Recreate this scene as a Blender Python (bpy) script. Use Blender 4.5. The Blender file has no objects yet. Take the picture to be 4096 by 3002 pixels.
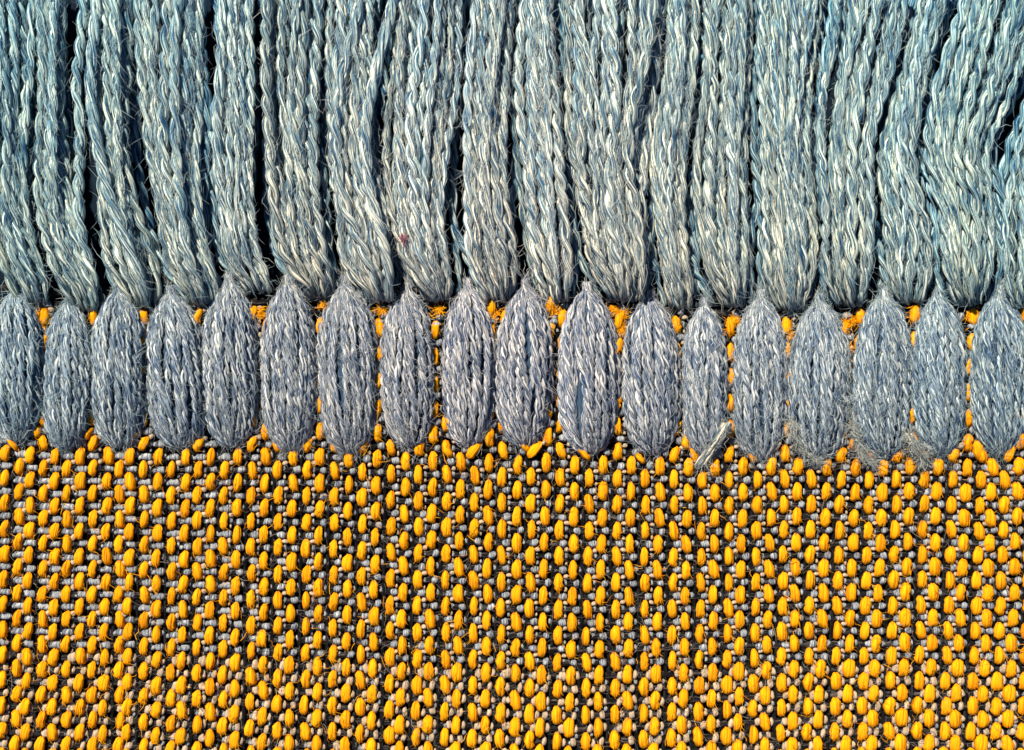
import bpy, math, random
import numpy as np

# ---------------------------------------------------------------- camera, sky, sun, exposure
scene = bpy.context.scene
scene.unit_settings.system = 'METRIC'
scene.unit_settings.scale_length = 0.002          # one unit = 2 mm of cloth
COL = scene.collection
H = 60.0                                          # camera height over the cloth
cam_d = bpy.data.cameras.new('camera')
cam_d.sensor_width = 36.0
cam_d.lens = 36.0 * H / 40.96
cam_d.clip_start = 0.5
cam_d.clip_end = 500.0
cam = bpy.data.objects.new('camera', cam_d)
cam.location = (0, 0, H)
COL.objects.link(cam)
scene.camera = cam

SUN_EL, SUN_AZ = math.radians(49), math.radians(-28)       # azimuth from +Y towards +X
sun_dir = np.array([math.sin(SUN_AZ) * math.cos(SUN_EL), math.cos(SUN_AZ) * math.cos(SUN_EL), math.sin(SUN_EL)])
world = bpy.data.worlds.new("World")
scene.world = world
world.use_nodes = True
wn = world.node_tree
for n in list(wn.nodes):
    wn.nodes.remove(n)
wo = wn.nodes.new('ShaderNodeOutputWorld')
bg = wn.nodes.new('ShaderNodeBackground')
sky = wn.nodes.new('ShaderNodeTexSky')
sky.sky_type = 'NISHITA'
sky.sun_disc = False
sky.sun_elevation = SUN_EL
sky.sun_rotation = SUN_AZ
sky.ozone_density = 5.0
sky.dust_density = 0.2
bg.inputs['Strength'].default_value = 0.05
wn.links.new(sky.outputs[0], bg.inputs[0])
wn.links.new(bg.outputs[0], wo.inputs[0])
sun_d = bpy.data.lights.new('sun', 'SUN')
sun_d.energy = 5.0
sun_d.angle = math.radians(3.5)
sun_d.color = (1.0, 0.90, 0.76)
sun = bpy.data.objects.new('sun', sun_d)
COL.objects.link(sun)
from mathutils import Vector, Matrix
sun.rotation_euler = Vector(tuple(sun_dir)).to_track_quat('Z', 'Y').to_euler()
sun.location = (-20, 20, 30)
scene.view_settings.view_transform = 'Standard'
scene.view_settings.look = 'None'
scene.view_settings.exposure = 1.22
scene.view_settings.gamma = 1.0

# ---------------------------------------------------------------- helpers
rng = np.random.default_rng(11)
R = random.Random(5)


def W(px, py, z=0.0):
    """a measurement on the 4096 x 3002 photograph, at height z over the cloth, in scene units"""
    k = (H - z) / H
    return np.stack(np.broadcast_arrays((np.asarray(px) / 100 - 20.48) * k, (15.01 - np.asarray(py) / 100) * k, np.asarray(z, dtype=float)), -1)


def sines(n=3, f=1.0, g=None):
    """a smooth random function of one variable, about -1..1"""
    g = g or rng
    fr = f * g.uniform(0.5, 1.6, n)
    ph = g.uniform(0, 6.283, n)
    am = g.uniform(0.4, 1.0, n)
    am = am / am.sum() * 1.3
    return lambda t: (am[:, None] * np.sin(fr[:, None] * 6.283 * np.asarray(t)[None, :] + ph[:, None])).sum(0)


class Geo:
    """collects grids of quads with uv coordinates, built as one mesh"""
    def __init__(self):
        self.v, self.f, self.uv, self.n = [], [], [], 0

    def grid(self, P, u, v, wrap=True, caps=False):
        # P: (rings, sides, 3); u: (sides+1,), v: (rings,)
        m, s = P.shape[:2]
        idx = np.arange(m * s).reshape(m, s) + self.n
        nx = np.roll(idx, -1, 1) if wrap else idx[:, 1:]
        a = idx if wrap else idx[:, :-1]
        q = np.stack([a[:-1], nx[:-1], nx[1:], a[1:]], -1).reshape(-1, 4)
        c = s if wrap else s - 1
        U0 = np.broadcast_to(u[:c][None, :], (m - 1, c))
        U1 = np.broadcast_to(u[1:c + 1][None, :], (m - 1, c))
        V0 = np.broadcast_to(v[:-1][:, None], (m - 1, c))
        V1 = np.broadcast_to(v[1:][:, None], (m - 1, c))
        uv = np.stack([np.stack([U0, V0], -1), np.stack([U1, V0], -1), np.stack([U1, V1], -1), np.stack([U0, V1], -1)], 2).reshape(-1, 2)
        self.v.append(P.reshape(-1, 3))
        self.f.append(q)
        self.uv.append(uv)
        self.n += m * s

    def add(self, verts, quads, uv):
        self.v.append(verts)
        self.f.append(quads + self.n)
        self.uv.append(uv)
        self.n += len(verts)

    def mesh(self, name, mat):
        me = bpy.data.meshes.new(name)
        V = np.concatenate(self.v).astype(np.float32)
        F = np.concatenate(self.f).astype(np.int32)
        U = np.concatenate(self.uv).astype(np.float32)
        me.vertices.add(len(V))
        me.vertices.foreach_set('co', V.ravel())
        me.loops.add(F.size)
        me.loops.foreach_set('vertex_index', F.ravel())
        me.polygons.add(len(F))
        me.polygons.foreach_set('loop_start', np.arange(len(F), dtype=np.int32) * 4)
        me.polygons.foreach_set('use_smooth', np.ones(len(F), dtype=bool))
        me.uv_layers.new(name='UVMap').data.foreach_set('uv', U.ravel())
        me.materials.append(mat)
        me.update(calc_edges=True)
        return me


def link(name, data, parent=None, **props):
    o = bpy.data.objects.new(name, data)
    COL.objects.link(o)
    if parent is not None:
        o.parent = parent
        o.matrix_parent_inverse = Matrix.Translation(-parent.location)
    for k, v in props.items():
        o[k] = v
    return o


def frames(C):
    T = np.gradient(C, axis=0)
    T /= np.linalg.norm(T, axis=1)[:, None] + 1e-9
    S = np.cross(T, np.array([0, 0, 1.0]))
    ln = np.linalg.norm(S, axis=1)[:, None]
    S = np.where(ln < 0.05, np.array([-1.0, 0, 0]), S / (ln + 1e-9))
    U = np.cross(S, T)
    return T, S, U


def resample(C, step, *attrs):
    d = np.r_[0, np.cumsum(np.linalg.norm(np.diff(C, axis=0), axis=1))]
    n = max(4, int(d[-1] / step))
    s = np.linspace(0, d[-1], n)
    out = np.stack([np.interp(s, d, C[:, k]) for k in range(3)], -1)
    return (out, s) + tuple(np.interp(s, d, a) for a in attrs)


def tube(g, C, rad, sides, s=None, squash=None, rough=0.0, uo=None):
    if s is None:
        s = np.r_[0, np.cumsum(np.linalg.norm(np.diff(C, axis=0), axis=1))]
    T, S, U = frames(C)
    a = np.arange(sides) / sides * 2 * math.pi
    rr = np.asarray(rad)[:, None] * np.ones(sides)[None, :]
    if rough:
        k = 1 + rough * rng.standard_normal(sides)[None, :] * 0.6
        f = 1 + rough * rng.standard_normal((len(C), sides)) * 0.5
        rr = rr * k * f
    P = C[:, None, :] + rr[..., None] * (np.cos(a)[None, :, None] * S[:, None, :] + np.sin(a)[None, :, None] * U[:, None, :])
    uo = rng.uniform(0, 50) if uo is None else uo
    P[0] = C[0]
    P[-1] = C[-1]
    # u in units of arc so that streaks keep their width
    u = np.arange(sides + 1) / sides * 2 * math.pi * float(np.mean(rad)) + uo
    g.grid(P, u, s + uo * 3.1)


def yarn(g, C, rad, pitch, ply_r, off, sides, step, phase=0.0, plies=2, rough=0.10):
    """a twisted yarn: plies wound round the centre line C; rad scales the whole section along it"""
    C, s, rad = resample(C, step, rad)
    T, S, U = frames(C)
    wob = sines(2, 0.25)(s) * 0.5
    th = (2 * math.pi * s / pitch + wob) + phase
    for k in range(plies):
        a = th + 2 * math.pi * k / plies
        o = off * rad
        Pc = C + (o * np.cos(a))[:, None] * S + (o * np.sin(a))[:, None] * U
        rn = 1 + 0.10 * sines(3, 0.7)(s)
        tube(g, Pc, ply_r * rad * rn, sides, s, rough=rough)
    return C, s, T, S, U, rad


def hairs(g, P0, D, N, length, width, seg=3):
    """fine loose fibres as thin three-sided tubes: from P0 along D, curling towards N"""
    n = len(P0)
    t = np.linspace(0, 1, seg + 1)
    side = np.cross(D, N)
    side /= np.linalg.norm(side, axis=1)[:, None] + 1e-9
    c1 = rng.normal(0, 0.42, n)
    c2 = -np.abs(rng.normal(0, 0.25, n))
    L = length[:, None, None]
    w1 = rng.normal(0, 0.12, n)[:, None, None] * np.sin(t * 5.5)[None, :, None]
    C = P0[:, None, :] + L * (t[None, :, None] * D[:, None, :] + (c1[:, None, None] * t[None, :, None] ** 2 + w1) * side[:, None, :]
                              + (c2[:, None, None] * t[None, :, None] ** 2) * N[:, None, :])
    wd = width[:, None] * np.array([1.0] + [1.0] * (seg - 1) + [0.3])[None, :]
    a = np.array([0.5, 2.6, 4.7])
    P = C[:, :, None, :] + wd[:, :, None, None] * (np.cos(a)[None, None, :, None] * side[:, None, None, :] + np.sin(a)[None, None, :, None] * N[:, None, None, :])
    P = P.reshape(-1, 3)
    m = seg + 1
    base = np.arange(n)[:, None, None] * (m * 3)
    ring = np.arange(seg)[None, :, None] * 3
    k = np.arange(3)[None, None, :]
    k2 = (k + 1) % 3
    q = np.stack([base + ring + k, base + ring + k2, base + ring + 3 + k2, base + ring + 3 + k], -1).reshape(-1, 4)
    uv = np.repeat(rng.uniform(0, 40, (n, 1, 2)), seg * 12, axis=1).reshape(-1, 2)
    g.add(P, q, uv)


# ---------------------------------------------------------------- materials
def nd(nt, kind, loc=(0, 0), **kw):
    n = nt.nodes.new(kind)
    for k, v in kw.items():
        setattr(n, k, v)
    return n


def fibre_mat(name, dark, mid, light, streak=60.0, along=3.0, bump=0.6, sheen=0.25, rough=0.85, blotch=0.10, vary=0.12, tint=False, bdist=0.02, pos=(0.28, 0.5, 0.75)):
    m = bpy.data.materials.new(name)
    m.use_nodes = True
    nt = m.node_tree
    b = nt.nodes['Principled BSDF']
    uv = nd(nt, 'ShaderNodeUVMap')
    uv.uv_map = 'UVMap'
    mp = nd(nt, 'ShaderNodeMapping')
    mp.inputs['Scale'].default_value = (streak, along, 1)
    nt.links.new(uv.outputs[0], mp.inputs[0])
    n1 = nd(nt, 'ShaderNodeTexNoise')
    n1.inputs['Scale'].default_value = 0.35
    n1.inputs['Detail'].default_value = 3.0
    n1.inputs['Roughness'].default_value = 0.65
    nt.links.new(mp.outputs[0], n1.inputs['Vector'])
    # slower variation of the dye over the cloth
    geo = nd(nt, 'ShaderNodeTexCoord')
    n2 = nd(nt, 'ShaderNodeTexNoise')
    n2.inputs['Scale'].default_value = 0.9
    n2.inputs['Detail'].default_value = 3.0
    nt.links.new(geo.outputs['Object'], n2.inputs['Vector'])
    mx = nd(nt, 'ShaderNodeMath', operation='MULTIPLY_ADD')
    nt.links.new(n2.outputs[0], mx.inputs[0])
    mx.inputs[1].default_value = blotch
    mx.inputs[2].default_value = -blotch / 2
    ad = nd(nt, 'ShaderNodeMath', operation='ADD')
    nt.links.new(n1.outputs[0], ad.inputs[0])
    nt.links.new(mx.outputs[0], ad.inputs[1])
    cr = nd(nt, 'ShaderNodeValToRGB')
    e = cr.color_ramp.elements
    e[0].position, e[0].color = pos[0], (*dark, 1)
    e[1].position, e[1].color = pos[2], (*light, 1)
    k = cr.color_ramp.elements.new(pos[1])
    k.color = (*mid, 1)
    nt.links.new(ad.outputs[0], cr.inputs[0])
    oi = nd(nt, 'ShaderNodeObjectInfo')
    hv = nd(nt, 'ShaderNodeHueSaturation')
    mr = nd(nt, 'ShaderNodeMapRange')
    nt.links.new(oi.outputs['Random'], mr.inputs[0])
    mr.inputs[3].default_value = 1 - vary
    mr.inputs[4].default_value = 1 + vary
    nt.links.new(mr.outputs[0], hv.inputs['Value'])
    nt.links.new(cr.outputs[0], hv.inputs['Color'])
    last = hv.outputs[0]
    if tint:
        at = nd(nt, 'ShaderNodeAttribute')
        at.attribute_type = 'OBJECT'
        at.attribute_name = 'yarn_tint'
        mm = nd(nt, 'ShaderNodeMix', data_type='RGBA', blend_type='MULTIPLY')
        fd = nd(nt, 'ShaderNodeMapRange')
        nt.links.new(ad.outputs[0], fd.inputs[0])
        fd.inputs[1].default_value = pos[1]
        fd.inputs[2].default_value = pos[2]
        fd.inputs[3].default_value = 1.0
        fd.inputs[4].default_value = 0.45
        nt.links.new(fd.outputs[0], mm.inputs[0])
        nt.links.new(last, mm.inputs[6])
        nt.links.new(at.outputs['Color'], mm.inputs[7])
        last = mm.outputs[2]
        if tint == 'graded':
            # warmer at the foot of the fringe, bluer towards its loose end
            sx = nd(nt, 'ShaderNodeSeparateXYZ')
            nt.links.new(geo.outputs['Object'], sx.inputs[0])
            my = nd(nt, 'ShaderNodeMath', operation='MULTIPLY_ADD')
            nt.links.new(n2.outputs[0], my.inputs[0])
            my.inputs[1].default_value = 6.0
            nt.links.new(sx.outputs['Y'], my.inputs[2])
            mo = nd(nt, 'ShaderNodeMapRange')
            nt.links.new(my.outputs[0], mo.inputs[0])
            mo.inputs[1].default_value = 6.0
            mo.inputs[2].default_value = 18.0
            ra = nd(nt, 'ShaderNodeMix', data_type='RGBA')
            ra.inputs[6].default_value = (1.12, 1.02, 0.90, 1)
            ra.inputs[7].default_value = (0.76, 1.0, 1.04, 1)
            nt.links.new(mo.outputs[0], ra.inputs[0])
            m2 = nd(nt, 'ShaderNodeMix', data_type='RGBA', blend_type='MULTIPLY')
            nt.links.new(fd.outputs[0], m2.inputs[0])
            nt.links.new(last, m2.inputs[6])
            nt.links.new(ra.outputs[2], m2.inputs[7])
            last = m2.outputs[2]
    nt.links.new(last, b.inputs['Base Color'])
    b.inputs['Roughness'].default_value = rough
    b.inputs['Specular IOR Level'].default_value = 0.08
    b.inputs['Sheen Weight'].default_value = sheen
    b.inputs['Sheen Roughness'].default_value = 0.5
    bp = nd(nt, 'ShaderNodeBump')
    bp.inputs['Strength'].default_value = bump
    bp.inputs['Distance'].default_value = bdist
    nt.links.new(n1.outputs[0], bp.inputs['Height'])
    nt.links.new(bp.outputs[0], b.inputs['Normal'])
    return m


M_FRINGE = fibre_mat('blue_grey_wool', (0.001, 0.026, 0.075), (0.080, 0.130, 0.165), (0.64, 0.60, 0.49), streak=48, along=2.2, bump=1.0, tint='graded', bdist=0.06, pos=(0.36, 0.47, 0.64), sheen=0.0)
M_STITCH = fibre_mat('grey_blue_floss', (0.003, 0.020, 0.058), (0.080, 0.110, 0.155), (0.47, 0.465, 0.42), streak=50, along=3.2, bump=1.0, tint=True, bdist=0.05, pos=(0.36, 0.47, 0.64), sheen=0.0)
M_CORE = fibre_mat('deep_blue_floss', (0.006, 0.016, 0.035), (0.02, 0.04, 0.07), (0.06, 0.09, 0.13), streak=30, along=2, bump=1.0, sheen=0.0)
M_FUZZ = fibre_mat('pale_fuzz', (0.10, 0.145, 0.18), (0.22, 0.25, 0.26), (0.46, 0.445, 0.38), streak=1, along=1, bump=0.0, sheen=0.0, tint=True)
M_YELLOW = fibre_mat('golden_yellow_thread', (0.22, 0.034, 0.001), (0.54, 0.185, 0.001), (0.64, 0.275, 0.002), streak=42, along=1.0, bump=1.0, sheen=0.0, vary=0.08, bdist=0.08, pos=(0.30, 0.42, 0.58))
M_GREY = fibre_mat('slate_grey_thread', (0.016, 0.019, 0.027), (0.10, 0.115, 0.135), (0.31, 0.325, 0.33), streak=50, along=2, bump=1.0, sheen=0.0, bdist=0.05, pos=(0.34, 0.46, 0.64))
M_CREAM = fibre_mat('cream_thread', (0.11, 0.075, 0.05), (0.31, 0.24, 0.165), (0.45, 0.37, 0.265), streak=50, along=2, bump=0.9, sheen=0.0, bdist=0.05)
M_BROWN = fibre_mat('brown_black_weft', (0.002, 0.002, 0.002), (0.008, 0.0075, 0.0075), (0.085, 0.070, 0.064), streak=40, along=3.5, bump=1.0, sheen=0.0, bdist=0.06, pos=(0.40, 0.52, 0.68))
M_BLACK = fibre_mat('black_thread', (0.001, 0.001, 0.001), (0.002, 0.002, 0.0025), (0.018, 0.019, 0.02), streak=40, along=3, bump=1.0, sheen=0.0, bdist=0.05, pos=(0.36, 0.5, 0.7))
M_YFUZZ = fibre_mat('yellow_fuzz', (0.26, 0.06, 0.001), (0.50, 0.20, 0.002), (0.58, 0.30, 0.010), streak=1, along=1, bump=0, sheen=0, blotch=0.1)
M_GFUZZ = fibre_mat('grey_lint', (0.02, 0.018, 0.016), (0.08, 0.072, 0.065), (0.28, 0.25, 0.21), streak=1, along=1, bump=0, sheen=0, blotch=0.1)
M_PINK = fibre_mat('pink_fibre', (0.12, 0.012, 0.03), (0.2, 0.03, 0.055), (0.28, 0.08, 0.11), streak=1, along=1, bump=0, sheen=0)
M_GROUND = fibre_mat('dark_underside', (0.001, 0.003, 0.006), (0.002, 0.007, 0.014), (0.005, 0.014, 0.026), streak=3, along=3, bump=0.5, sheen=0.0)


def tint_at(px, py):
    """yarn tint by position: cooler and deeper to the two sides and the far end, greyer in the middle"""
    x = px / 4096
    side = min(1.0, abs(x - 0.48) * 2.1) ** 1.3
    far = max(0.0, 1 - py / 900) * 0.5
    k = min(1.0, side * 0.8 + far * 0.4)
    grey = np.array([1.05, 0.98, 0.98])
    teal = np.array([0.70, 1.0, 1.08])
    c = grey * (1 - k) + teal * k
    return [float(v) for v in c]


# ---------------------------------------------------------------- the setting: what lies under the cloth
g = Geo()
n = 24
xs = np.linspace(-34, 34, n)
ys = np.linspace(-27, 27, n)
X, Y = np.meshgrid(xs, ys)
P = np.stack([X, Y, np.full_like(X, -0.62) + rng.uniform(-0.02, 0.02, X.shape)], -1)
g.grid(P, xs, ys, wrap=False)
link('ground', g.mesh('ground', M_GROUND), kind='structure', label='dark surface under the cloth and its fringe')

# ---------------------------------------------------------------- woven cloth
E_top = np.array([[18, 1914], [120, 1923], [220, 1927], [320, 1926], [429, 1926], [520, 1927], [631, 1931], [743, 1933], [843, 1931], [950, 1933],
                  [1060, 1934], [1172, 1934], [1279, 1935], [1394, 1941], [1506, 1943], [1621, 1954], [1730, 1952], [1842, 1957], [1955, 1961],
                  [2071, 1964], [2184, 1961], [2300, 1966], [2411, 1968], [2523, 1968], [2639, 1970], [2752, 1973], [2861, 1973], [2970, 1973],
                  [3086, 1970], [3191, 1968], [3304, 1970], [3420, 1973], [3529, 1973], [3638, 1968], [3749, 1968], [3863, 1973], [3967, 1973], [4072, 1968]], float)
O_top = np.array([[77, 1869], [173, 1873], [266, 1877], [372, 1880], [477, 1881], [575, 1879], [686, 1883], [790, 1879], [895, 1879], [1006, 1880],
                  [1113, 1884], [1226, 1884], [1337, 1886], [1451, 1889], [1565, 1890], [1676, 1900], [1787, 1904], [1899, 1910], [2010, 1910],
                  [2125, 1913], [2239, 1913], [2357, 1914], [2468, 1914], [2582, 1920], [2698, 1921], [2809, 1921], [2918, 1923], [3029, 1923],
                  [3138, 1920], [3247, 1920], [3361, 1922], [3476, 1921], [3585, 1918], [3697, 1920], [3810, 1922], [3922, 1921], [4019, 1921]], float)
E_bot = np.array([[5, 2823], [104, 2830], [209, 2833], [317, 2832], [411, 2836], [507, 2832], [622, 2844], [725, 2848], [840, 2852], [936, 2860],
                  [1049, 2868], [1156, 2874], [1267, 2876], [1383, 2881], [1487, 2886], [1601, 2900], [1712, 2900], [1824, 2903], [1942, 2904],
                  [2059, 2909], [2162, 2914], [2277, 2918], [2391, 2914], [2509, 2911], [2618, 2907], [2730, 2902], [2845, 2899], [2952, 2893],
                  [3059, 2889], [3170, 2884], [3276, 2882], [3388, 2879], [3492, 2879], [3608, 2875], [3717, 2877], [3822, 2877], [3931, 2879], [4035, 2879]], float)
O_botx = np.array([64, 166, 264, 368, 475, 575, 684, 788, 893, 1002, 1110, 1221, 1329, 1441, 1558, 1664, 1778, 1889, 2001, 2118, 2227, 2343, 2459, 2573,
                   2686, 2793, 2907, 3013, 3124, 3231, 3340, 3449, 3559, 3671, 3781, 3887, 3985], float)
yT = lambda x: np.interp(x, E_top[:, 0], E_top[:, 1])
yB = lambda x: np.interp(x, E_bot[:, 0], E_bot[:, 1])
# columns from left to right: (kind, x at h=0, x at h=18); one more pair beyond each side
cols = []
cols.append(('O', -32.0, -40.0))
for i in range(len(E_top)):
    cols.append(('E', E_top[i, 0], E_bot[i, 0]))
    if i < len(O_top):
        cols.append(('O', O_top[i, 0], O_botx[i]))
cols.append(('O', 4126.0, 4092.0))
cols.append(('E', 4175.0, 4140.0))


def lat(ci, h):
    k, a, b = cols[ci]
    x = a + (b - a) * h / 18.0
    return x, yT(x) + (yB(x) - yT(x)) * h / 18.0


OV = [  # padded stitches: centre x, top y, bottom y, half width
    (64, 1170, 1772, 106), (272, 1212, 1798, 98), (476, 1165, 1792, 112), (700, 1178, 1792, 116), (923, 1130, 1790, 112), (1157, 1135, 1808, 108),
    (1390, 1140, 1815, 116), (1635, 1165, 1790, 107), (1871, 1150, 1790, 102), (2098, 1150, 1790, 111), (2353, 1165, 1815, 118), (2604, 1195, 1818, 113),
    (2822, 1225, 1835, 93), (3043, 1195, 1838, 107), (3276, 1210, 1845, 118), (3534, 1185, 1838, 116), (3752, 1183, 1825, 108), (3997, 1175, 1820, 112)]
OVX = np.array([o[0] for o in OV])

CENTRE = np.array([0.0, -8.0, 0.0])
cloth = link('woven_cloth', None)
cloth.location = (0, -8.0, 0)
cloth['label'] = 'coarse yellow and grey woven cloth filling the lower half of the photo'
cloth['category'] = 'cloth'


def bead_template(seed, sides=14, rings=9, groove=0.06, lobes=0, square=2.8, taper=0.5):
    q = np.random.default_rng(seed)
    t = np.linspace(-1, 1, rings)
    t = np.sign(t) * np.abs(t) ** 0.8
    prof = np.clip(1 - np.abs(t) ** square, 0, 1) ** taper
    prof[0] = prof[-1] = 0.30
    a = np.arange(sides) / sides * 2 * math.pi
    gr = 1 + groove * q.standard_normal(sides)
    if lobes:
        gr = gr * (1 - 0.26 * np.exp(-((np.cos(a) * 1.0 + 0.1 * q.standard_normal()) / 0.22) ** 2) * (np.sin(a) > 0))
    asym = 1 + 0.10 * q.standard_normal(rings)[:, None] * np.cos(a)[None, :]
    rr = prof[:, None] * gr[None, :] * asym * (1 + 0.025 * q.standard_normal((rings, sides)))
    cx = 0.10 * q.standard_normal() * t + 0.06 * q.standard_normal() * t ** 2
    x = cx[:, None] + rr * np.cos(a)[None, :]
    z = rr * np.sin(a)[None, :] - 0.55 * (t ** 2)[:, None]
    y = t[:, None] * (1 + 0.05 * np.cos(a * 3 + q.uniform(0, 6))[None, :]) * np.ones_like(x)
    gg = Geo()
    P = np.stack([x, y, z], -1)
    P[0] = P[0].mean(0) * 0.6 + P[0] * 0.4
    gg.grid(P, np.arange(sides + 1) / sides * 1.1 + seed * 3.7, t * 0.6 + seed)
    return gg


def families(name, mat, n, **kw):
    out = []
    for k in range(n):
        t = bead_template(100 + k * 7 + len(name), **kw)
        out.append((t.v[0], t.f[0], t.uv[0], t.mesh(name, mat)))
    return out


F_Y = families('yellow_float', M_YELLOW, 10, groove=0.10, square=3.0, taper=0.50)
F_G = families('grey_float', M_GREY, 7, sides=10, rings=6, groove=0.07, lobes=1, square=3.0)
F_C = families('cream_float', M_CREAM, 6, sides=9, rings=6, groove=0.05, lobes=1, square=2.6)


class Pieces:
    def __init__(self, fam, name, mat, limit=300):
        self.fam, self.name, self.mat, self.limit, self.items = fam, name, mat, limit, []

    def put(self, px, py, z, w, h, d, rot=0.0, size=1.0, tilt=0.0):
        inside = (0 < px < 4096) and (0 < py < 3002)
        M = Matrix.Translation(Vector(tuple(W(px, py, z)))) @ Matrix.Rotation(rot, 4, 'Z') @ Matrix.Rotation(tilt, 4, 'X') @ Matrix.Diagonal((w / 200, h / 200, d, 1))
        self.items.append((inside * w * h * size, M, R.randrange(len(self.fam))))

    def build(self, parent):
        it = sorted(self.items, key=lambda t: -t[0])
        for a, M, k in it[:self.limit]:
            o = bpy.data.objects.new(self.name, self.fam[k][3])
            COL.objects.link(o)
            o.parent = parent
            o.matrix_parent_inverse = Matrix.Translation(-parent.location)
            o.matrix_basis = M
        if len(it) > self.limit:
            g = Geo()
            for a, M, k in it[self.limit:]:
                v, f, uv, _ = self.fam[k]
                A = np.array(M)
                P = v @ A[:3, :3].T + A[:3, 3]
                g.add(P, f, uv + R.uniform(0, 9))
            link(self.name, g.mesh(self.name + '_rest', self.mat), parent, kind='stuff')


PY = Pieces(F_Y, 'yellow_float', M_YELLOW)
PG = Pieces(F_G, 'grey_float', M_GREY)
PC = Pieces(F_C, 'cream_float', M_CREAM)
yellow_pts = []
for ci in range(len(cols)):
    kind = cols[ci][0]
    for h in range(-14, 24):
        x, y = lat(ci, h)
        if y > 3060 or x < -60 or x > 4170 or y < 1216:
            continue
        dx = x - OVX[np.argmin(np.abs(OVX - x))]
        left = max(0.0, 1 - x / 1300.0)              # the cloth swells a little towards its left side
        right = max(0.0, (x - 2800) / 1300.0)
        own = (h % 2 == 0) if kind == 'E' else (h % 2 != 0)
        low = y > np.interp(x, [0, 500, 2000, 3000, 4100], [2600, 2620, 2672, 2672, 2645])
        trans = low and y < np.interp(x, [0, 500, 2000, 3000, 4100], [2600, 2620, 2672, 2672, 2645]) + 58
        jx, jy = R.gauss(0, 1.3), R.gauss(0, 1.3)
        if h <= -4 and abs(dx) < 80:
            continue
        if own:
            if h == -3 and abs(dx) < 38:
                continue
            w = (34.5 if not low else 37) * R.uniform(0.91, 1.09) * (1 + 0.20 * right)
            if kind == 'E':
                w *= 1.05
            hh = np.interp(x, [0, 1000, 2000, 3000, 4096], [71, 74, 79, 75, 73]) * R.uniform(0.95, 1.04)
            rot = -0.05 - 0.13 * left + R.gauss(0, 0.025) + (-0.06 if right > 0.3 else 0)
            if kind == 'O' and low and x > 2300:
                rot += 0.0
            if h == -3:
                rot += -0.42 * math.tanh(dx / 60) * R.uniform(0.6, 1.2)
                hh *= 0.92
            if h <= -5:
                w *= 0.95
                rot += R.gauss(0, 0.15)
            PY.put(x + jx, y + jy, 0.16 + R.uniform(-0.02, 0.03) + 0.04 * left, w, hh, 0.175, rot)
            yellow_pts.append((x + jx, y + jy))
            # slivers of the thread that runs beside each yellow float
            sx = x + 27 + jx - 3 * left
            if low:
                if R.random() < 0.93:
                    PC.put(sx, y + 2 + R.gauss(0, 3), 0.05, 20 * R.uniform(0.8, 1.15), 33 * R.uniform(0.85, 1.2), 0.12, -0.05 + 0.12 * right)
                if kind == 'E' and R.random() < 0.6:
                    PG.put(sx + 2, y + 28, -0.02, 17, 24, 0.10, 0)
                if kind == 'E':
                    PC.put(x - 27 + jx, y + R.gauss(0, 3), 0.05, 23 * R.uniform(0.85, 1.15), (31 if not trans else 44) * R.uniform(0.9, 1.1), 0.13, 0.05 + 0.1 * right)
            else:
                PG.put(sx, y - 2 + R.gauss(0, 2), 0.0, 17 * R.uniform(0.7, 1.1), 27 * R.uniform(0.85, 1.1), 0.10, 0)
        else:
            wide = 1 + 0.65 * left
            if low:
                PC.put(x + 17 + jx, y + jy, 0.05, 25 * R.uniform(0.8, 1.15), 40 * R.uniform(0.85, 1.15), 0.13, -0.08 - 0.1 * left)
                if R.random() < 0.25:
                    PG.put(x + 2 + jx, y + jy + 4, -0.02, 16, 24, 0.10, 0)
            else:
                PG.put(x + 16 - 8 * left + jx, y + jy, 0.05, (29 if kind == 'E' else 33) * wide * R.uniform(0.85, 1.1), 33 * R.uniform(0.9, 1.12), 0.15, -0.1 * left)
                if left > 0.3 and R.random() < 0.7:
                    PG.put(x - 12 + jx, y + jy + 3, 0.0, 20, 22, 0.11, 0)
        if kind == 'O' and own and not low and ci + 1 < len(cols):
            x2, _ = lat(ci + 1, h)
            mx_ = (x + x2) / 2 + 1
            long = 1 + 0.5 * left
            PC.put(mx_ + jx, y - 27 + R.gauss(0, 2), 0.09, 21 * R.uniform(0.85, 1.2), 18 * R.uniform(0.85, 1.15) * long, 0.11, -(math.pi / 2 - 0.45) * (left > 0.15) + R.gauss(0, 0.15))
            if R.random() < 0.7:
                PC.put(mx_ - 2 + jx, y + 26 + R.gauss(0, 3), 0.03, 12 * R.uniform(0.8, 1.2), 19 * R.uniform(0.8, 1.2), 0.08, 0.1)
            elif True:
                PG.put(mx_ - 2, y + 26, 0.0, 12, 18, 0.08)
        elif kind == 'O' and own and low and R.random() < 0.25:
            x2, _ = lat(ci + 1, h)
            PG.put((x + x2) / 2, y - 28, 0.0, 12, 16, 0.08)
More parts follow.
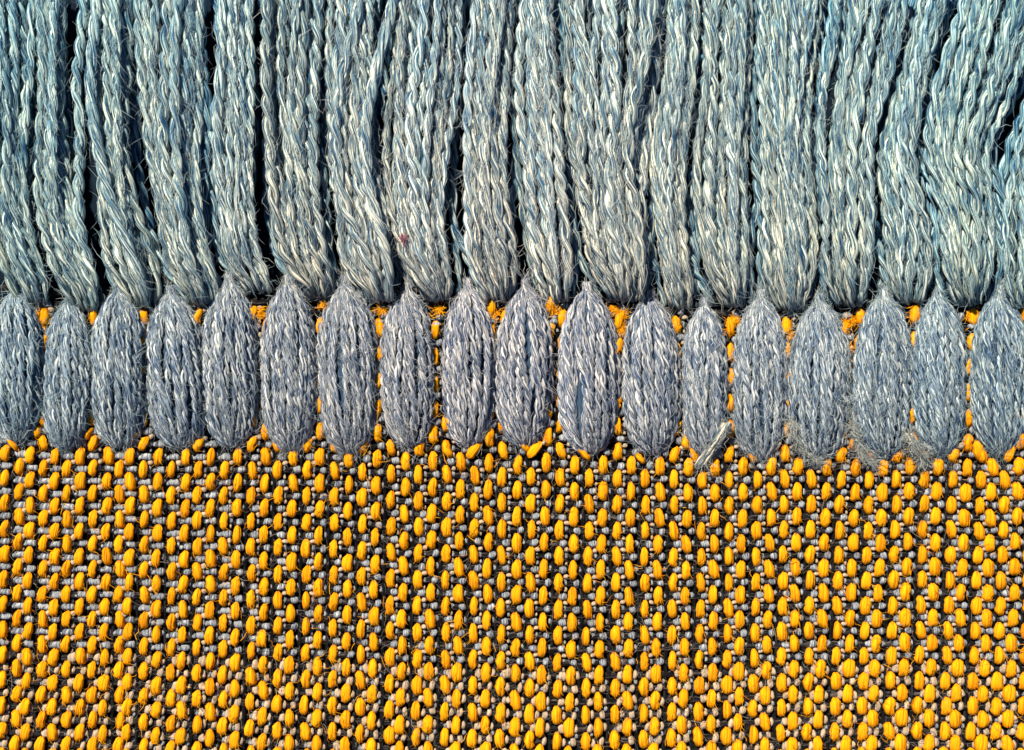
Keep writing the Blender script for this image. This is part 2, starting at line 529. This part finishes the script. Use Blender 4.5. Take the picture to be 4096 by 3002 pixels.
# pulled and bent floats below the padded stitches
for (px, py, w, hh, deg) in [(2095, 1778, 26, 78, 32), (2140, 1800, 36, 84, -38), (2335, 1815, 26, 76, 34), (2562, 1835, 24, 54, 40), (2655, 1778, 22, 50, -32),
                             (2745, 1772, 36, 60, 5), (2775, 1815, 28, 86, 17), (3005, 1815, 32, 84, 22), (1895, 1800, 34, 88, -38), (545, 1738, 15, 56, -48),
                             (776, 1742, 17, 62, -36), (470, 1752, 16, 62, 42), (355, 1735, 22, 60, -30), (50, 1775, 22, 70, 36), (150, 1727, 30, 54, -5),
                             (245, 1760, 26, 76, 18), (3570, 1770, 24, 66, -28), (3915, 1805, 42, 84, 12), (4020, 1790, 30, 70, -50), (4040, 1815, 34, 76, -18),
                             (3332, 1778, 14, 46, -30), (3410, 1775, 28, 50, -10)]:
    PY.put(px, py, 0.22, w, hh, 0.17, math.radians(deg), size=0.01)
for (px, py, w, hh, deg) in [(2398, 1790, 26, 46, -60), (2618, 1796, 22, 36, -55), (3105, 1788, 22, 62, -40), (2175, 1772, 14, 24, -50), (3845, 1784, 26, 34, -60), (250, 1735, 24, 46, 30)]:
    PC.put(px, py, 0.26, w, hh, 0.12, math.radians(deg), size=0.01)
# frayed yellow knots at the top of the gaps
knots = []
for (px, py, w, hh) in [(150, 1252, 34, 32), (182, 1290, 24, 44), (1042, 1250, 26, 62), (1288, 1225, 36, 46), (1525, 1240, 44, 32), (1756, 1245, 46, 56), (1980, 1255, 40, 40),
                        (2218, 1248, 54, 44), (2452, 1240, 46, 50), (2490, 1258, 50, 60), (2485, 1310, 34, 66), (2938, 1285, 56, 50), (2918, 1320, 36, 50),
                        (3385, 1300, 40, 60), (3415, 1285, 44, 46), (3655, 1262, 54, 52), (3885, 1265, 58, 56), (3395, 1405, 34, 60), (3160, 1330, 24, 60)]:
    PY.put(px, py, 0.08, w * 0.7, hh * 0.75, 0.14, R.uniform(-0.5, 0.5), size=0.01)
    knots.append((px, py, w, hh))
for (px, py) in [(2216, 1288), (3400, 1352), (3888, 1308), (1520, 1290), (1745, 1300)]:
    PG.put(px, py, 0.16, 34, 26, 0.14, 0)
PY.build(cloth)
PG.build(cloth)
PC.build(cloth)

# dark threads that carry the floats: across (each half row) and down (between each pair of columns)
xs_ = np.arange(-120, 4240, 14.0)
for h in range(-15, 24):
    f = (xs_ - 2048) / 4096
    xx = xs_
    yy = yT(xx) + (yB(xx) - yT(xx)) * h / 18.0
    if yy.min() > 3070:
        continue
    z = -0.10 + 0.05 * np.sin(xx / 57.0 * 3.1416 * 2 * 0.5 + h * math.pi) + rng.normal(0, 0.008, len(xx))
    g = Geo()
    tube(g, W(xx, yy + rng.normal(0, 1.0, len(xx)), z), np.full(len(xx), 0.145), 6, rough=0.14)
    link('weft_yarn', g.mesh('weft_yarn', M_BROWN), cloth)
for ci in range(len(cols) - 1):
    if cols[ci][0] != 'E' or cols[ci + 1][0] != 'O':
        continue
    pts = []
    for h in np.arange(-15, 24, 0.34):
        x1, y1 = lat(ci, h)
        x2, y2 = lat(ci + 1, h)
        pts.append(((x1 + x2) / 2 + 6, (y1 + y2) / 2))
    pts = np.array(pts)
    hh = np.arange(-15, 24, 0.34)
    z = -0.08 + 0.05 * np.cos(hh * math.pi) + rng.normal(0, 0.01, len(hh))
    g = Geo()
    tube(g, W(pts[:, 0] + rng.normal(0, 0.8, len(hh)), pts[:, 1], z), 0.095 * (1 + 0.12 * np.cos(hh * math.pi * 2)), 7, rough=0.12)
    link('black_warp', g.mesh('black_warp', M_BLACK), cloth)

# loose fibres on the cloth
g = Geo()
n = 900
k = rng.integers(0, len(yellow_pts), n)
yp = np.array(yellow_pts)[k]
P0 = W(yp[:, 0] + rng.normal(0, 16, n), yp[:, 1] + rng.normal(0, 26, n), 0.26)
a = rng.uniform(0, 6.283, n)
D = np.stack([np.cos(a), np.sin(a), rng.uniform(-0.1, 0.35, n)], -1)
hairs(g, P0, D, np.tile([0, 0, 1.0], (n, 1)), rng.uniform(0.15, 0.55, n), rng.uniform(0.008, 0.013, n))
kn = np.array(knots)[rng.integers(0, len(knots), 700)]
P0 = W(kn[:, 0] + rng.normal(0, 1, 700) * kn[:, 2] * 0.25, kn[:, 1] + rng.normal(0, 1, 700) * kn[:, 3] * 0.25, 0.2)
a = rng.uniform(0, 6.283, 700)
D = np.stack([np.cos(a), np.sin(a), rng.uniform(-0.1, 0.4, 700)], -1)
hairs(g, P0, D, np.tile([0, 0, 1.0], (700, 1)), rng.uniform(0.12, 0.35, 700), rng.uniform(0.010, 0.016, 700))
n = 7500                                          # fibres lying along the floats
k = rng.integers(0, len(yellow_pts), n)
yp = np.array(yellow_pts)[k]
ox, oy = rng.uniform(-0.8, 0.8, n), rng.uniform(-0.7, 0.45, n)
P0 = W(yp[:, 0] + ox * 17, yp[:, 1] + oy * 34, 0.0)
P0[:, 2] = 0.17 + 0.172 * np.sqrt(1 - ox ** 2) - 0.09 * oy ** 2
D = np.stack([rng.normal(0, 0.10, n) + 0.08, -np.ones(n), rng.normal(0, 0.03, n)], -1)
hairs(g, P0, D, np.tile([0, 0, 1.0], (n, 1)), rng.uniform(0.12, 0.32, n), rng.uniform(0.007, 0.013, n), seg=3)
link('yellow_fuzz', g.mesh('yellow_fuzz', M_YFUZZ), cloth, kind='stuff')
g = Geo()
n = 5500
P0 = W(rng.uniform(0, 4096, n), rng.uniform(1800, 3002, n), rng.uniform(0.02, 0.24, n))
a = rng.uniform(0, 6.283, n)
D = np.stack([np.cos(a), np.sin(a), rng.uniform(-0.05, 0.3, n)], -1)
hairs(g, P0, D, np.tile([0, 0, 1.0], (n, 1)), 0.12 + 0.8 * rng.random(n) ** 2.5, rng.uniform(0.006, 0.010, n), seg=4)
link('grey_lint', g.mesh('grey_lint', M_GFUZZ), cloth, kind='stuff')


# ---------------------------------------------------------------- fuzz on yarns
def fuzz(g, strands, n, lift=0.30, Lr=(0.25, 0.9), wr=(0.009, 0.016), across=0.45, ymin=-99):
    """strands: list of (C, T, S, U, R) arrays"""
    C = np.concatenate([s[0] for s in strands])
    T = np.concatenate([s[1] for s in strands])
    S = np.concatenate([s[2] for s in strands])
    U = np.concatenate([s[3] for s in strands])
    Rr = np.concatenate([s[4] for s in strands])
    ok = np.nonzero(C[:, 1] > ymin)[0]
    k = ok[rng.integers(0, len(ok), n)]
    a = rng.uniform(0.25, math.pi - 0.25, n)
    Nn = np.cos(a)[:, None] * S[k] + np.sin(a)[:, None] * U[k]
    P0 = C[k] + Nn * (Rr[k] * rng.uniform(0.85, 1.0, n))[:, None]
    sg = np.where(rng.random(n) < 0.6, 1.0, -1.0)
    D = T[k] * sg[:, None] * rng.uniform(0.5, 1.0, n)[:, None] + S[k] * rng.normal(0, across, n)[:, None] + Nn * np.abs(rng.normal(0, lift, n))[:, None]
    D /= np.linalg.norm(D, axis=1)[:, None]
    L = Lr[0] + (Lr[1] - Lr[0]) * rng.random(n) ** 2
    hairs(g, P0, D, Nn, L, rng.uniform(*wr, n))


# ---------------------------------------------------------------- padded stitches
ST_LABEL = [
    'broad blue stitch bundle cut off by the left edge of the photo',
    'narrow pale stitch bundle with a dark right flank, second from the left edge',
    'plump blue stitch bundle, third from the left edge, its tip under a wide tassel',
    'stitch bundle fourth from the left, its strands slanting down to the right',
    'tall pointed stitch bundle, fifth from the left, starting higher than its left neighbours',
    'stitch bundle sixth from the left, with a bright strand down its left flank',
    'wide fuzzy stitch bundle seventh from the left, covered in long pale fibres',
    'stitch bundle eighth from the left, with crossed pale strands on its left side',
    'slim grey stitch bundle left of the middle, a light strand running up its centre',
    'grey stitch bundle at the middle, directly above the V of two bent yellow threads',
    'largest stitch bundle, smooth and silvery, right of the middle beside a yellow-filled gap',
    'even oval stitch bundle, seventh from the right edge, right of the yellow-filled gap',
    'smallest slim stitch bundle with a cut grey yarn end at its lower right',
    'blue stitch bundle fifth from the right edge, right of the smallest one',
    'wide fuzzy stitch bundle fourth from the right, a curved loose tuft at its lower left',
    'broad stitch bundle third from the right with a frayed yellowish tuft at its lower left',
    'slim stitch bundle second from the right with a fluffy pale tuft at its foot',
    'broad violet-blue stitch bundle at the right edge of the photo']


def stitch(i, cx, yt, yb, hw):
    root = link('padded_stitch', None)
    root.location = tuple(W(cx, (yt + yb) / 2, 0))
    root['label'] = ST_LABEL[i]
    root['category'] = 'stitch'
    root['group'] = 'padded stitches along the edge of the cloth'
    bend = R.uniform(-6, 6)
    lean = {1: -8, 3: 14, 6: 4, 12: 2}.get(i, R.uniform(-5, 5))
    hz = 0.80 + hw * 0.0024
    z0 = 0.05

    def pos(t, phi, grow=0.0):
        tc = np.clip(t, 0, 1)
        top = np.clip(1 - np.abs(2 * tc - 1) ** 2.5, 0, 1) ** 0.64
        bot = np.clip(1 - np.abs(2 * tc - 1) ** 3.8, 0, 1) ** 0.55
        shp = np.maximum(np.where(tc < 0.5, top, bot), np.where(tc < 0.5, 0.12, 0.30))
        x = cx + lean * (t - 0.5) * 2 + bend * np.sin(math.pi * t) + (hw - 8) * shp * np.sin(phi) * (1 + grow)
        zz = z0 + (hz * np.clip(1 - np.abs(2 * tc - 1) ** 2.2, 0.04, 1) ** 0.6) * np.cos(phi) * (1 + grow) + 0.05 * (1 - tc)
        y = yt + (yb - yt) * t
        return W(x, y, zz)
    # padding under the strands
    g = Geo()
    tt = np.linspace(0.02, 0.98, 22)
    ph = np.linspace(-math.pi * 0.62, math.pi * 0.62, 14)
    P = np.stack([pos(tt, p, -0.14) for p in ph], 1)
    g.grid(P, ph, tt * 6, wrap=False)
    link('padding', g.mesh('padding', M_CORE), root)
    # strands
    fine = 1.0 if i not in (8, 9, 10, 11) else 1.1
    arc = math.pi * math.sqrt(((hw / 100) ** 2 + hz ** 2) / 2)
    n = int(arc / (0.160 * fine)) + 1
    store = []
    for k in range(n):
        u = (k + 0.5) / n
        phi0 = (u - 0.5) * math.pi * 1.04 + R.gauss(0, 0.04)
        t = np.linspace(-0.06, 1.0, 60)
        wn_ = sines(2, 0.7)(t) * 0.13
        sl = R.gauss(0, 0.10) + {3: 0.28, 5: 0.1, 7: 0.1}.get(i, 0.03)
        if k % 6 == 2:
            sl += R.gauss(0, 0.35)
        phi = phi0 + wn_ + sl * (t - 0.5)
        C = pos(t, phi, R.gauss(0.0, 0.035) + (0.05 if k % 6 == 2 else 0) + 0.03 * sines(2, 1.0)(t))
        rad = 1.0 * fine * R.uniform(0.85, 1.15) * (0.62 + 0.38 * np.clip(np.sin(math.pi * t), 0, 1) ** 0.6)
        g = Geo()
        C2, s, T, S, U, rr = yarn(g, C, rad, R.uniform(0.95, 1.25), 0.068, 0.069, 6, 0.105, R.uniform(0, 6.28), rough=0.12)
        o = link('strand', g.mesh('strand', M_STITCH), root)
        d = tint_at(cx, 1500)
        v = R.uniform(0.88, 1.14)
        o['yarn_tint'] = [d[0] * v * 1.0, d[1] * v * 0.98, d[2] * v * 0.98]
        store.append((C2, T, S, U, rr * 0.11))
    g = Geo()
    nf = {6: 1500, 14: 1300, 15: 1200, 13: 1100, 16: 1200, 17: 1100}.get(i, 850)
    if i in (8, 9, 10, 11):
        nf = 450
    fuzz(g, store, int(nf * 1.25), lift=0.12, Lr=(0.2, 0.85), wr=(0.006, 0.010), across=0.42)
    o = link('fuzz', g.mesh('fuzz', M_FUZZ), root, kind='stuff')
    o['yarn_tint'] = tint_at(cx, 1500)


for i, a in enumerate(OV):
    stitch(i, *a)

# ---------------------------------------------------------------- fringe tassels
YK = np.array([-80, 300, 600, 850, 1060], float)
TAS = [  # left edge at YK, right edge at YK, tip x, tip y, label
    ([-75, -70, -45, -25, 10], [140, 150, 112, 108, 165], 140, 1222, 'thick pale tassel at the left edge of the photo'),
    ([150, 155, 150, 150, 190], [262, 250, 262, 290, 350], 348, 1248, 'narrow tassel second from the left, swinging right at its foot'),
    ([362, 370, 388, 382, 395], [525, 515, 520, 570, 625], 575, 1228, 'tassel third from the left, one bold rope-like yarn leading down to the right'),
    ([545, 545, 560, 612, 645], [835, 805, 800, 815, 840], 815, 1218, 'broad tassel fourth from the left, left of the darkest long gap'),
    ([872, 868, 860, 865, 878], [1018, 1018, 1018, 1022, 1052], 1038, 1172, 'straight fuzzy grey tassel right of the darkest long gap on the left'),
    ([1045, 1045, 1078, 1095, 1128], [1292, 1272, 1272, 1290, 1312], 1280, 1192, 'tassel whose outer left yarn hooks right like a claw at its foot'),
    ([1315, 1312, 1312, 1338, 1342], [1532, 1510, 1500, 1558, 1578], 1512, 1208, 'cream-tinged tassel left of the small black hole between yarns'),
    ([1556, 1545, 1545, 1552, 1592], [1862, 1850, 1812, 1792, 1812], 1757, 1205, 'bulging tassel with a speck of pink, right of the small black hole'),
    ([1866, 1852, 1825, 1825, 1850], [2076, 2045, 2045, 2050, 2076], 1990, 1208, 'grey tassel just left of the middle of the photo'),
    ([2088, 2056, 2060, 2070, 2106], [2226, 2230, 2252, 2286, 2302], 2225, 1210, 'compact light grey tassel just right of the middle of the photo'),
    ([2246, 2250, 2262, 2300, 2335], [2660, 2630, 2585, 2585, 2592], 2495, 1205, 'widest tassel right of the middle, of many separate yarns spreading upward'),
    ([2672, 2652, 2597, 2595, 2620], [2800, 2790, 2756, 2752, 2772], 2725, 1235, 'slender tassel, seventh from the right edge of the photo'),
    ([2806, 2796, 2768, 2768, 2792], [3032, 3002, 3005, 3020, 3022], 2935, 1228, 'tassel of loose ropes left of the deep blue gap on the right'),
    ([3054, 3018, 3022, 3036, 3046], [3300, 3266, 3260, 3266, 3266], 3162, 1245, 'upright tassel right of the deep blue gap, fifth from the right edge'),
    ([3318, 3284, 3276, 3280, 3290], [3672, 3592, 3500, 3500, 3500], 3402, 1225, 'wide fuzzy tassel fanning to the right at its top, fourth from the right edge'),
    ([3695, 3607, 3516, 3512, 3516], [3812, 3702, 3672, 3730, 3736], 3632, 1215, 'tassel third from the right edge, leaning right at its top'),
    ([3838, 3720, 3692, 3745, 3745], [4215, 4105, 3952, 3986, 3990], 3870, 1220, 'tassel second from the right edge, its yarns splayed strongly right'),
    ([4250, 4180, 4040, 4004, 4010], [4460, 4400, 4280, 4250, 4240], 4100, 1235, 'bulging tassel cut off by the right edge of the photo')]
EXTRA = {1: [[(340, -80), (325, 150), (303, 340), (322, 480), (318, 700), (312, 850), (335, 1000), (380, 1120)]],
         2: [[(395, -80), (375, 150), (360, 320), (372, 480), (400, 640), (440, 800), (500, 960), (570, 1130), (590, 1200)]],
         5: [[(1070, -80), (1062, 200), (1068, 420), (1085, 640), (1092, 800), (1118, 950), (1165, 1080), (1225, 1155), (1262, 1170)]],
         6: [[(1440, -80), (1432, 60), (1400, 190), (1360, 330), (1345, 480), (1350, 650), (1368, 800), (1430, 950), (1490, 1090), (1520, 1180)],
             [(1590, -80), (1560, 60), (1530, 180), (1505, 280), (1480, 400), (1460, 520), (1465, 680), (1490, 820), (1530, 960), (1560, 1100)]],
         10: [[(2620, -80), (2600, 140), (2570, 300), (2530, 430), (2510, 560), (2515, 700), (2545, 830), (2560, 1000), (2570, 1120)]],
         }


def tassel(i, Ls, Rs, tx, ty, label):
    root = link('fringe_tassel', None)
    mx_ = (Ls[2] + Rs[2]) / 2
    root.location = tuple(W(mx_, 650, 0))
    root['label'] = label
    root['category'] = 'tassel'
    root['group'] = 'tassels of the grey-blue fringe'
    yk = np.r_[YK, ty - 40, ty]
    t_w = 70
    Lk = np.r_[Ls, tx - t_w * 1.12, tx - t_w * 0.60]
    Rk = np.r_[Rs, tx + t_w * 1.08, tx + t_w * 0.58]
    # smooth the edges
    yy = np.linspace(-80, ty, 90)
    from_k = lambda K: np.convolve(np.pad(np.interp(yy, yk, K), 5, mode='edge'), np.ones(11) / 11, 'valid')
    Lx, Rx = from_k(Lk), from_k(Rk)
    width = Rx - Lx
    wmid = float(np.mean(width[20:70]))
    n = max(4, int(round(wmid / 43)))
    peak = 0.42 + min(0.45, wmid / 700)
    store = []
    d0 = yy / ty

    def zprof(u, lay):
        m = np.sqrt(np.clip(1 - (2 * u - 1) ** 2 * 0.92, 0.02, 1))
        z = 0.42 + peak * m - lay * 0.34
        end = np.clip((yy - (ty - 240)) / 240, 0, 1)
        e = 1 - np.sqrt(np.clip(1 - end ** 2.2, 0, 1))
        return z * (1 - e) + (0.02 - 0.08 * lay) * e

    def add(x, z, size, lay=0):
        C = W(x, yy, z)
        end = np.clip((yy - (ty - 260)) / 260, 0, 1)
        rad = size * (1 - 0.45 * end ** 1.5)
        g = Geo()
        pitch = R.uniform(1.75, 2.15) * (0.75 + 0.25 * size)
        three = R.random() < 0.12 and lay < 1
        C2, s, T, S, U, rr = yarn(g, C, rad * np.ones(len(yy)), pitch * (1.3 if three else 1.0), 0.112 if three else 0.122, 0.125 if three else 0.116, 8 if lay < 2 else 6, 0.16 if lay < 2 else 0.22, R.uniform(0, 6.28), plies=3 if three else 2, rough=0.11)
        o = link('strand', g.mesh('strand', M_FRINGE), root)
        d = tint_at(mx_, 500)
        v = R.uniform(0.85, 1.15)
        wm = R.uniform(-0.07, 0.07) 
        depth_shade = ((1, 1, 1), (0.72, 0.88, 0.98), (0.5, 0.76, 0.95))[lay]  # lower layers darker and bluer: shade between strands put into their colour
        o['yarn_tint'] = [d[0] * v * (1 + wm) * depth_shade[0], d[1] * v * depth_shade[1], d[2] * v * (1 - wm) * depth_shade[2]]
        if lay < 2:
            store.append((C2, T, S, U, rr * 0.25))

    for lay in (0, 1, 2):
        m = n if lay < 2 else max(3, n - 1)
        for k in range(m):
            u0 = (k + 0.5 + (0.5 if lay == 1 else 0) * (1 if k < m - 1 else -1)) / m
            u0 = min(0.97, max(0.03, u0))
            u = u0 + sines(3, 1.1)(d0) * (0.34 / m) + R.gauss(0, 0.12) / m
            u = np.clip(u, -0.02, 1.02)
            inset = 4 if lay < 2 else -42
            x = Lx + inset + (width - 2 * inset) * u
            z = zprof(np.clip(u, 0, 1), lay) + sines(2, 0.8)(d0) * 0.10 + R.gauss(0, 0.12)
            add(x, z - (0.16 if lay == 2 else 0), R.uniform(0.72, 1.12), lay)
    # thinner lengths that straggle over the others
    for k in range(max(1, n // 3)):
        u0 = R.uniform(0.1, 0.9)
        u = np.clip(u0 + sines(2, 0.9)(d0) * 0.13, 0.02, 0.98)
        x = Lx + 18 + (width - 36) * u
        add(x, zprof(u, 0) + 0.14 + sines(2, 0.8)(d0) * 0.08, R.uniform(0.55, 0.75))
    for path in EXTRA.get(i, []):
        pa = np.array(path, float)
        x = np.interp(yy, pa[:, 1], pa[:, 0])
        x = np.convolve(np.pad(x, 4, mode='edge'), np.ones(9) / 9, 'valid')
        zz = zprof(np.full(len(yy), 0.5), 0) + (0.22 if i != 1 else -0.25)
        add(x, zz, 1.05)
    g = Geo()
    fuzz(g, store, int(240 * n), lift=0.08, Lr=(0.25, 1.0), wr=(0.006, 0.010), across=0.26, ymin=W(0, ty - 110, 0)[1])
    if i == 7:
        gp = Geo()
        q = 26
        P0 = W(1617 + rng.normal(0, 7, q), 945 + rng.normal(0, 13, q), 1.55)
        hairs(gp, P0, np.stack([rng.normal(0, 0.4, q), rng.normal(-0.6, 0.3, q), rng.normal(0.0, 0.1, q)], -1), np.tile([0, 0, 1.0], (q, 1)), rng.uniform(0.1, 0.35, q), rng.uniform(0.010, 0.016, q))
        link('pink_fibre', gp.mesh('pink_fibre', M_PINK), root, kind='stuff', label='tiny wisp of pink fibre')
    # a tangle at the foot
    foot = [tuple(a[s[0][:, 1] < W(0, ty - 170, 0)[1]] for a in s) for s in store]
    foot = [f for f in foot if len(f[0])]
    fuzz(g, foot, 45, lift=0.35, Lr=(0.3, 1.1), wr=(0.006, 0.010), across=0.8)
    o = link('fuzz', g.mesh('fuzz', M_FUZZ), root, kind='stuff')
    o['yarn_tint'] = tint_at(mx_, 500)


for i, a in enumerate(TAS):
    tassel(i, *a)

# ---------------------------------------------------------------- loose yarn ends lying at the foot of the stitches
TUFTS = [
    ([(2912, 1690, 0.75), (2890, 1730, 0.72), (2850, 1790, 0.55), (2815, 1840, 0.42), (2800, 1868, 0.34)], 26, 0, 'grey cut yarn end lying slanted at the foot of the smallest stitch bundle'),
    ([(3165, 1680, 0.6), (3170, 1730, 0.6), (3195, 1780, 0.5), (3235, 1822, 0.42), (3285, 1845, 0.36)], 11, 260, 'curved wispy pale tuft at the foot of the fourth stitch bundle from the right'),
    ([(3408, 1690, 0.6), (3420, 1740, 0.55), (3435, 1790, 0.5), (3460, 1835, 0.42), (3500, 1850, 0.36)], 11, 280, 'yellowish wispy tuft between the third and fourth stitch bundles from the right'),
    ([(3625, 1730, 0.6), (3645, 1765, 0.6), (3672, 1795, 0.55), (3690, 1830, 0.45), (3694, 1852, 0.36)], 20, 360, 'fluffy pale tuft at the foot of the second stitch bundle from the right')]
for pts, w, nf, label in TUFTS:
    pa = np.array(pts)
    t = np.linspace(0, 1, 26)
    tk = np.linspace(0, 1, len(pa))
    q = np.stack([np.interp(t, tk, pa[:, j]) for j in range(3)], -1)
    q = np.stack([np.convolve(np.pad(q[:, j], 2, mode='edge'), np.ones(5) / 5, 'valid') for j in range(3)], -1)
    C = W(q[:, 0], q[:, 1], q[:, 2])
    root = link('yarn_end', None)
    root.location = tuple(C[-1])
    root['label'] = label
    root['category'] = 'yarn end'
    root['group'] = 'loose yarn ends below the stitches'
    store = []
    g = Geo()
    for k in range(7):
        a = k / 7 * 6.283
        off = np.array([math.cos(a), 0.2 * math.sin(a), 0.6 * math.sin(a)]) * w / 100 * 0.62
        Ck = C + off[None, :] * (0.8 + 0.35 * np.linspace(0, 1, len(C)))[:, None] + (sines(2, 1.0)(t) * 0.02)[:, None]
        r_ = w / 100 * 0.42 * (1 - 0.35 * t ** 3)
        tube(g, Ck, r_, 7, rough=0.12)
        T, S, U = frames(Ck)
        store.append((Ck, T, S, U, r_))
    o = link('yarn', g.mesh('yarn', M_FRINGE), root)
    o['yarn_tint'] = [0.98, 0.92, 0.86]
    g = Geo()
    fuzz(g, store, 120 + nf, lift=0.5, Lr=(0.2, 0.75), wr=(0.008, 0.013), across=0.6)
    o = link('fuzz', g.mesh('fuzz', M_FUZZ), root, kind='stuff')
    o['yarn_tint'] = [1.0, 0.96, 0.88]
